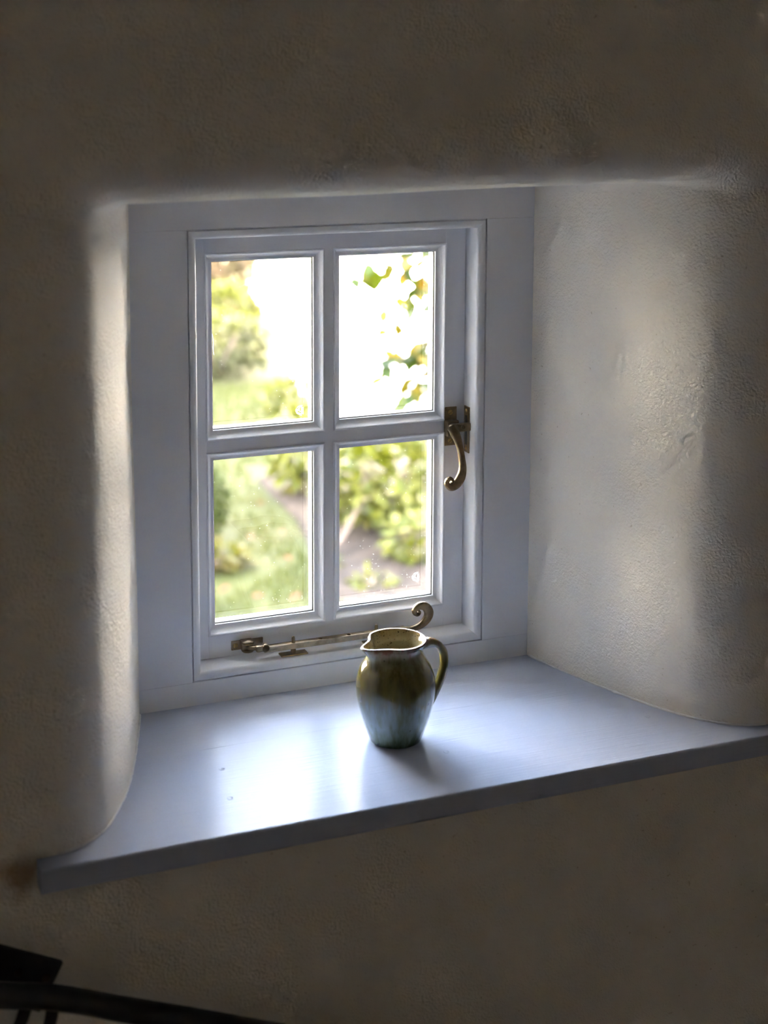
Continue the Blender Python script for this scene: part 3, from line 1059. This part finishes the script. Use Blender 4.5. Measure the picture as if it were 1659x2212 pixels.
M['leaf_gold'] = make_leaf('golden_green_leaves', kk((0.2, (0.28, 0.34, 0.02)), (0.5, (0.50, 0.48, 0.03)), (0.8, (0.72, 0.50, 0.06))), 0.4, 0.45, 11)
M['fallen'] = simple('fallen_orange_leaf', (0.050, 0.019, 0.008), 0.8, 0, 0.3, 40, 0, 200, 0.001, 0.1)

def ground_z(x, y):
    return GZ + 0.03 * noise.noise(Vector((x * 0.5, y * 0.5, 0))) + max(0, y - 14) * 0.035

V, F = [], []
nx, ny = 50, 60
for j in range(ny + 1):
    for i in range(nx + 1):
        x, y = -14 + 34 * i / nx, 0.13 + 39.87 * (j / ny) ** 1.4
        V.append((x, y, ground_z(x, y)))
for j in range(ny):
    for i in range(nx):
        a = j * (nx + 1) + i
        F.append((a, a + 1, a + nx + 2, a + nx + 1))
o = mesh_obj('ground', V, F, M['lawn'], None, True)
tag(o, 'green garden lawn seen through the window', None, None, 'structure')

def patch(name, pts, dz, mat, label):
    """thin raised bed following the ground"""
    bm = bmesh.new()
    cxm = sum(p[0] for p in pts) / len(pts)
    cym = sum(p[1] for p in pts) / len(pts)
    rings = []
    for k in (1.0, 0.97, 0.7, 0.4, 0.15):
        h = -0.02 if k == 1.0 else dz
        rings.append([bm.verts.new((cxm + (x - cxm) * k, cym + (y - cym) * k, ground_z(cxm + (x - cxm) * k, cym + (y - cym) * k) + h)) for x, y in pts])
    n = len(pts)
    for a, b_ in zip(rings[:-1], rings[1:]):
        for i in range(n):
            j = (i + 1) % n
            bm.faces.new((a[i], a[j], b_[j], b_[i]))
    bm.faces.new(rings[-1])
    o = bm_obj(name, bm, mat, None, True)
    tag(o, label, None, None, 'structure')
    return o
def subdiv_poly(pts, n=6):
    out = []
    for (a, b_) in zip(pts, pts[1:] + pts[:1]):
        for k in range(n):
            t = k / n
            out.append((a[0] + (b_[0] - a[0]) * t, a[1] + (b_[1] - a[1]) * t))
    return out
patch('gravel_drive', subdiv_poly([(3.75, 10.2), (3.95, 11.2), (4.35, 12.6), (4.85, 14.6), (5.1, 17.4), (14.5, 17.9), (14.5, 9.2), (6.5, 9.0), (4.4, 9.3)]), 0.03, M['gravel'], 'sunlit pale gravel drive beyond the shrubs')
patch('soil_bed', subdiv_poly([(2.42, 5.6), (2.45, 6.2), (2.62, 6.9), (2.75, 7.6), (2.80, 8.6), (3.4, 9.0), (4.6, 8.4), (4.9, 6.6), (3.6, 5.5)]), 0.03, M['soil'], 'brown soil bed under the shrubs')

# grass blades over the part of the lawn in view
random.seed(3)
fallen_spots = ((1.92, 6.35), (2.06, 6.18), (2.30, 7.50), (2.33, 7.20), (2.86, 8.50), (2.55, 7.25), (2.42, 6.75), (2.62, 7.9), (2.25, 6.10))
bare = [(2.08, 7.42, 0.24), (1.98, 6.80, 0.36), (3.55, 12.2, 0.58), (3.58, 9.95, 0.34), (4.12, 14.1, 0.5)] + [(x, y, 0.07) for x, y in fallen_spots]
V, F = [], []
for _ in range(26000):
    y = 5.2 + 8.0 * random.random() ** 1.5
    xc = 0.35 * y - 0.3
    x = xc + random.uniform(-1.1, 1.3)
    if y < 9.0 and x > 2.42 + 0.12 * (y - 5.6):
        continue
    if y > 9.4 and x > 3.7 + (y - 10.2) * 0.2:
        continue
    if any((x - bx) ** 2 + (y - by) ** 2 < br_ ** 2 for bx, by, br_ in bare):
        continue
    z = ground_z(x, y) - 0.004
    a = random.uniform(0, 2 * PI)
    h = random.uniform(0.03, 0.075)
    w = random.uniform(0.003, 0.006)
    lx, ly = random.uniform(-0.6, 0.6) * h, random.uniform(-0.6, 0.6) * h
    k = len(V)
    V += [(x - w * math.cos(a), y - w * math.sin(a), z), (x + w * math.cos(a), y + w * math.sin(a), z), (x + lx, y + ly, z + h)]
    F.append((k, k + 1, k + 2))
o = mesh_obj('grass', V, F, M['blade'])
tag(o, 'short tufty grass blades of the lawn', 'grass', None, 'stuff')

LEAF_V = [(0, 0, 0), (0.28, 0.21, 0.05), (0.62, 0.20, 0.04), (1.0, 0, -0.06), (0.62, -0.20, 0.04), (0.28, -0.21, 0.05), (0.45, 0, -0.02)]
LEAF_F = [(0, 1, 6), (1, 2, 6), (2, 3, 6), (3, 4, 6), (4, 5, 6), (5, 0, 6)]
def leaf_cloud(center, rad, n, size, rng, shell=0.45, droop=0.3):
    V, F = [], []
    for _ in range(n):
        while True:
            d = Vector((rng.gauss(0, 1), rng.gauss(0, 1), rng.gauss(0, 1)))
            if d.length > 1e-3:
                d.normalize()
                break
        k = shell + (1 - shell) * rng.random() ** 0.6
        lump = 1.0 + 0.22 * noise.noise(d * 2.3 + Vector(center) * 3.1)
        p = Vector((d.x * rad[0], d.y * rad[1], d.z * rad[2])) * k * lump
        ax = (d + Vector((rng.gauss(0, .6), rng.gauss(0, .6), rng.gauss(0, .6) - droop))).normalized()
        upv = Vector((rng.gauss(0, .5), rng.gauss(0, .5), 1 + rng.gauss(0, .3))).normalized()
        sd = ax.cross(upv)
        if sd.length < 1e-3:
            continue
        sd.normalize()
        nz = sd.cross(ax)
        s = size * rng.uniform(0.65, 1.3)
        b0 = len(V)
        for (a, b_, c) in LEAF_V:
            V.append(p + ax * (a * s) + sd * (b_ * s * 1.15) + nz * (c * s))
        F += [tuple(b0 + i for i in f) for f in LEAF_F]
    return V, F

def shrub(name, label, cat, base, rad, n, size, mat, seed, group=None, stems=4, lift=0.0, shell=0.45):
    """base = point on the ground; crown is an ellipsoid standing above it"""
    rng = random.Random(seed)
    root = empty(name, base)
    tag(root, label, cat, group)
    V, F = leaf_cloud((base[0], base[1], 0), rad, n, size, rng, shell)
    zc = rad[2] + lift
    V = [v + Vector((0, 0, zc)) for v in V]
    V = [Vector((v.x, v.y, max(v.z, 0.012 + 0.03 * rng.random()))) for v in V]
    o = mesh_obj('foliage', V, F, mat, root)
    tag(o, None, None, None, 'stuff')
    for i in range(stems):
        a = 2 * PI * (i + 0.3) / stems
        top = Vector((math.cos(a) * rad[0] * 0.55, math.sin(a) * rad[1] * 0.55, zc + rad[2] * 0.2))
        mid = Vector((math.cos(a) * rad[0] * 0.22, math.sin(a) * rad[1] * 0.22, zc * 0.55))
        pts = spline([(0, 0, -0.03), tuple(mid), tuple(top)], 10)
        r0 = 0.02 + 0.012 * max(rad)
        Vs, Fs = sweep_data(pts, [r0 * (1 - 0.07 * k) for k in range(10)], 7, ref=Vector((0.3, 1, 0.2)))
        mesh_obj('stem', Vs, Fs, M['bark'], root, True)
    return root

def gpt(x, y):
    return (x, y, ground_z(x, y))

camellia = shrub('camellia_shrub', 'lime green glossy leaved shrub behind the lower right pane', 'shrub', gpt(3.24, 7.28), (0.42, 0.36, 0.27), 800, 0.105, M['leaf_lime'], 11, None, 4, 0.05)
shrub('camellia_shrub', 'light green shrub beside the lawn, seen against the middle glazing bar', 'shrub', gpt(2.98, 8.15), (0.20, 0.22, 0.30), 300, 0.10, M['leaf_lime'], 12, None, 3, 0.05)
shrub('camellia_shrub', 'small low lime shrub at the front of the soil bed', 'shrub', gpt(3.20, 6.55), (0.26, 0.17, 0.13), 210, 0.09, M['leaf_lime'], 13, None, 3, 0.02)
shrub('box_bush', 'dark green clipped bush at the left edge of the lawn', 'bush', gpt(2.08, 7.42), (0.18, 0.18, 0.23), 2400, 0.032, M['leaf_dark'], 14, None, 3, 0.0)
shrub('low_plant', 'yellow green low plant in front of the dark bush', 'plant', gpt(1.98, 6.80), (0.20, 0.13, 0.06), 160, 0.10, M['leaf_gold'], 15, None, 3, 0.0)
shrub('hedge_shrub', 'rusty brown shrub at the far left corner of the garden', 'shrub', gpt(4.40, 15.7), (0.62, 0.5, 0.52), 2600, 0.10, M['leaf_rust'], 16, 'shrubs along the far bank', 5, 0.0)
shrub('hedge_shrub', 'low rusty brown shrub at the far end of the gravel drive', 'shrub', gpt(5.05, 17.6), (0.62, 0.4, 0.36), 2200, 0.10, M['leaf_rust'], 20, 'shrubs along the far bank', 5, 0.0)
shrub('hedge_shrub', 'mid green shrub in front of the rusty brown one', 'shrub', gpt(4.12, 14.1), (0.46, 0.4, 0.28), 1700, 0.08, M['leaf_mid'], 17, 'shrubs along the far bank', 4, 0.0)
shrub('hedge_shrub', 'loose green shrub halfway up the lawn on the left', 'shrub', gpt(3.55, 12.2), (0.50, 0.5, 0.30), 1500, 0.07, M['leaf_mid'], 18, 'shrubs along the far bank', 4, 0.0)
shrub('hedge_shrub', 'bright green shrub at the corner of the gravel drive', 'shrub', gpt(3.58, 9.95), (0.27, 0.27, 0.20), 700, 0.075, M['leaf_lime'], 19, 'shrubs along the far bank', 4, 0.0)

shrub('low_plant', 'small pale green plant on the brown soil below the shrub', 'plant', gpt(2.72, 6.18), (0.13, 0.10, 0.05), 60, 0.06, M['leaf_lime'], 31, None, 2, 0.0)
shrub('low_plant', 'tiny pale green plant near the left edge of the soil bed', 'plant', gpt(2.60, 6.55), (0.08, 0.07, 0.04), 34, 0.05, M['leaf_lime'], 32, None, 2, 0.0)
for hx, hy, hr, hl, sd in ((2.3, 14.2, (0.75, 0.5, 0.5), 'broad green shrub at the far left end of the lawn', 41), (0.6, 13.2, (0.8, 0.5, 0.55), 'broad green shrub further left along the lawn', 42), (-1.1, 12.4, (0.8, 0.6, 0.6), 'leftmost broad green shrub along the lawn', 43)):
    shrub('hedge_shrub', hl, 'shrub', gpt(hx, hy), hr, 1800, 0.11, M['leaf_mid'], sd, 'shrubs along the far bank', 4, 0.0)
# bare leaning branch in the lower right pane
br = spline([(2.78, 6.95, ground_z(2.78, 6.95) - 0.02), (2.85, 6.97, -2.15), (2.93, 6.99, -2.03), (2.99, 7.0, -1.92)], 16)
Vb, Fb = sweep_data(br, [0.020 - 0.0006 * k for k in range(16)], 10)
o = mesh_obj('leaning_stem', [v - camellia.location for v in Vb], Fb, M['bark'], camellia, True)
tag(o, 'bare pinkish brown leaning stem')

# fallen leaves on the lawn
lv = [Vector((a - 0.5, b_, c + 0.08)) for a, b_, c in LEAF_V]
lme = None
for i, (x, y) in enumerate(fallen_spots):
    if lme is None:
        o = mesh_obj('fallen_leaf', [v * 0.085 for v in lv], LEAF_F, M['fallen'])
        lme = o.data
    else:
        o = link(bpy.data.objects.new('fallen_leaf', lme))
    o.location = (x, y, ground_z(x, y) + 0.035)
    o.rotation_euler = (random.uniform(-.3, .3), random.uniform(-.3, .3), random.uniform(0, 6))
    tag(o, 'orange brown fallen leaf lying on the lawn', 'leaf', 'fallen leaves on the lawn')

# tree whose leafy twigs hang across the upper right pane
tree = empty('garden_tree', gpt(3.6, 5.2))
tag(tree, 'golden leaved tree hanging its twigs across the upper right pane', 'tree')
TO = -Vector(gpt(3.6, 5.2))
trunk = spline([(3.6, 5.2, GZ - 0.05), (3.55, 5.2, -1.4), (3.62, 5.15, -0.5), (3.5, 5.1, 0.5), (3.45, 5.1, 1.4)], 24)
Vt, Ft = sweep_data([Vector(p) + TO for p in trunk], [0.06 - 0.0015 * k for k in range(24)], 10, ref=Vector((1, 0, 0)))
mesh_obj('trunk', Vt, Ft, M['bark'], tree, True)
twig_paths = [
    [(3.52, 5.1, 0.30), (3.05, 5.0, 0.08), (2.66, 5.0, -0.12), (2.44, 5.0, -0.19), (2.18, 5.0, -0.22)],
    [(3.60, 5.15, -0.10), (3.05, 5.0, -0.16), (2.66, 5.0, -0.24), (2.48, 5.0, -0.36), (2.36, 5.0, -0.50)],
    [(3.60, 5.15, -0.40), (3.05, 5.02, -0.42), (2.70, 5.0, -0.50), (2.50, 5.0, -0.62), (2.33, 5.0, -0.68)],
    [(3.60, 5.15, -0.55), (3.05, 5.02, -0.54), (2.70, 5.0, -0.64), (2.50, 5.0, -0.77), (2.37, 5.0, -0.88)],
]
leaf_me = None
rng = random.Random(21)
for tp in twig_paths:
    pts = spline(tp, 24)
    Vt, Ft = sweep_data([Vector(p) + TO for p in pts], [0.012 - 0.0004 * k for k in range(24)], 7, ref=Vector((0, 0.2, 1)))
    mesh_obj('twig', Vt, Ft, M['bark'], tree, True)
    for k in range(6, 24):
        dens = 4 if k < 19 else 2
        for _ in range(dens):
            if leaf_me is None:
                o = mesh_obj('leaf', [Vector((a, b_ * 1.4, c)) for a, b_, c in LEAF_V], LEAF_F, M['leaf_tree'])
                leaf_me = o.data
            else:
                o = link(bpy.data.objects.new('leaf', leaf_me))
            o.parent = tree
            p = Vector(pts[k]) + TO
            o.location = p + Vector((rng.gauss(0, .03), rng.gauss(0, .04), rng.gauss(0, .03)))
            s = rng.uniform(0.09, 0.135)
            o.scale = (s, s, s)
            o.rotation_euler = (rng.uniform(-.9, .9), rng.uniform(0.1, 1.3), rng.uniform(0, 6.28))

# white cottages: gabled blocks sized and turned to bounce sunlight into the window recess
def cottage(name, label, p0, p1, depth, eaves, ridge, seed):
    ax = Vector((p1[0] - p0[0], p1[1] - p0[1], 0))
    L = ax.length
    ang = math.atan2(ax.y, ax.x)
    g = min(ground_z(*p0), ground_z(*p1))
    root = empty(name, (p0[0], p0[1], g))
    root.rotation_euler = (0, 0, ang)
    tag(root, label, 'building')
    h = eaves - g
    box('wall', 0, L, 0, depth, -0.15, h, M['render'], root)
    bm = bmesh.new()
    hr = ridge - g
    vv = [bm.verts.new(p) for p in ((-0.25, -0.3, h - 0.12), (L + 0.25, -0.3, h - 0.12), (L + 0.25, depth + 0.3, h - 0.12), (-0.25, depth + 0.3, h - 0.12), (-0.25, depth / 2, hr), (L + 0.25, depth / 2, hr))]
    for f in ((0, 1, 5, 4), (2, 3, 4, 5), (0, 4, 3), (1, 2, 5), (0, 3, 2, 1)):
        bm.faces.new([vv[i] for i in f])
    bm_obj('roof', bm, M['thatch'], root)
    rng = random.Random(seed)
    n = max(2, int(L / 3.2))
    for fl in (1.0, 3.5):
        if fl + 1.2 > h:
            continue
        for i in range(n):
            x = L * (i + 0.55) / n
            f = box('window', x - 0.42, x + 0.42, -0.03, 0.05, fl, fl + 1.05, M['frame_v'], root)
            for sx in (-1, 1):
                box('pane', x + (0.04 if sx > 0 else -0.36), x + (0.36 if sx > 0 else -0.04), -0.04, -0.028, fl + 0.07, fl + 0.98, M['slate'], f)
    box('door', L * 0.30 - 0.45, L * 0.30 + 0.45, -0.03, 0.06, 0.0, 2.0, M['door'], root)
    return root
cottage('cottage', 'sunlit white rendered cottage across the gravel drive', (5.3, 16.6), (15.5, 9.2), 5.0, 3.6, 5.6, 1)
cottage('cottage', 'unseen white cottage added left of the lawn to bounce sunlight', (-13.0, 7.5), (-2.2, 14.5), 5.0, 3.6, 5.6, 2)  # added out of view to brighten the right reveal
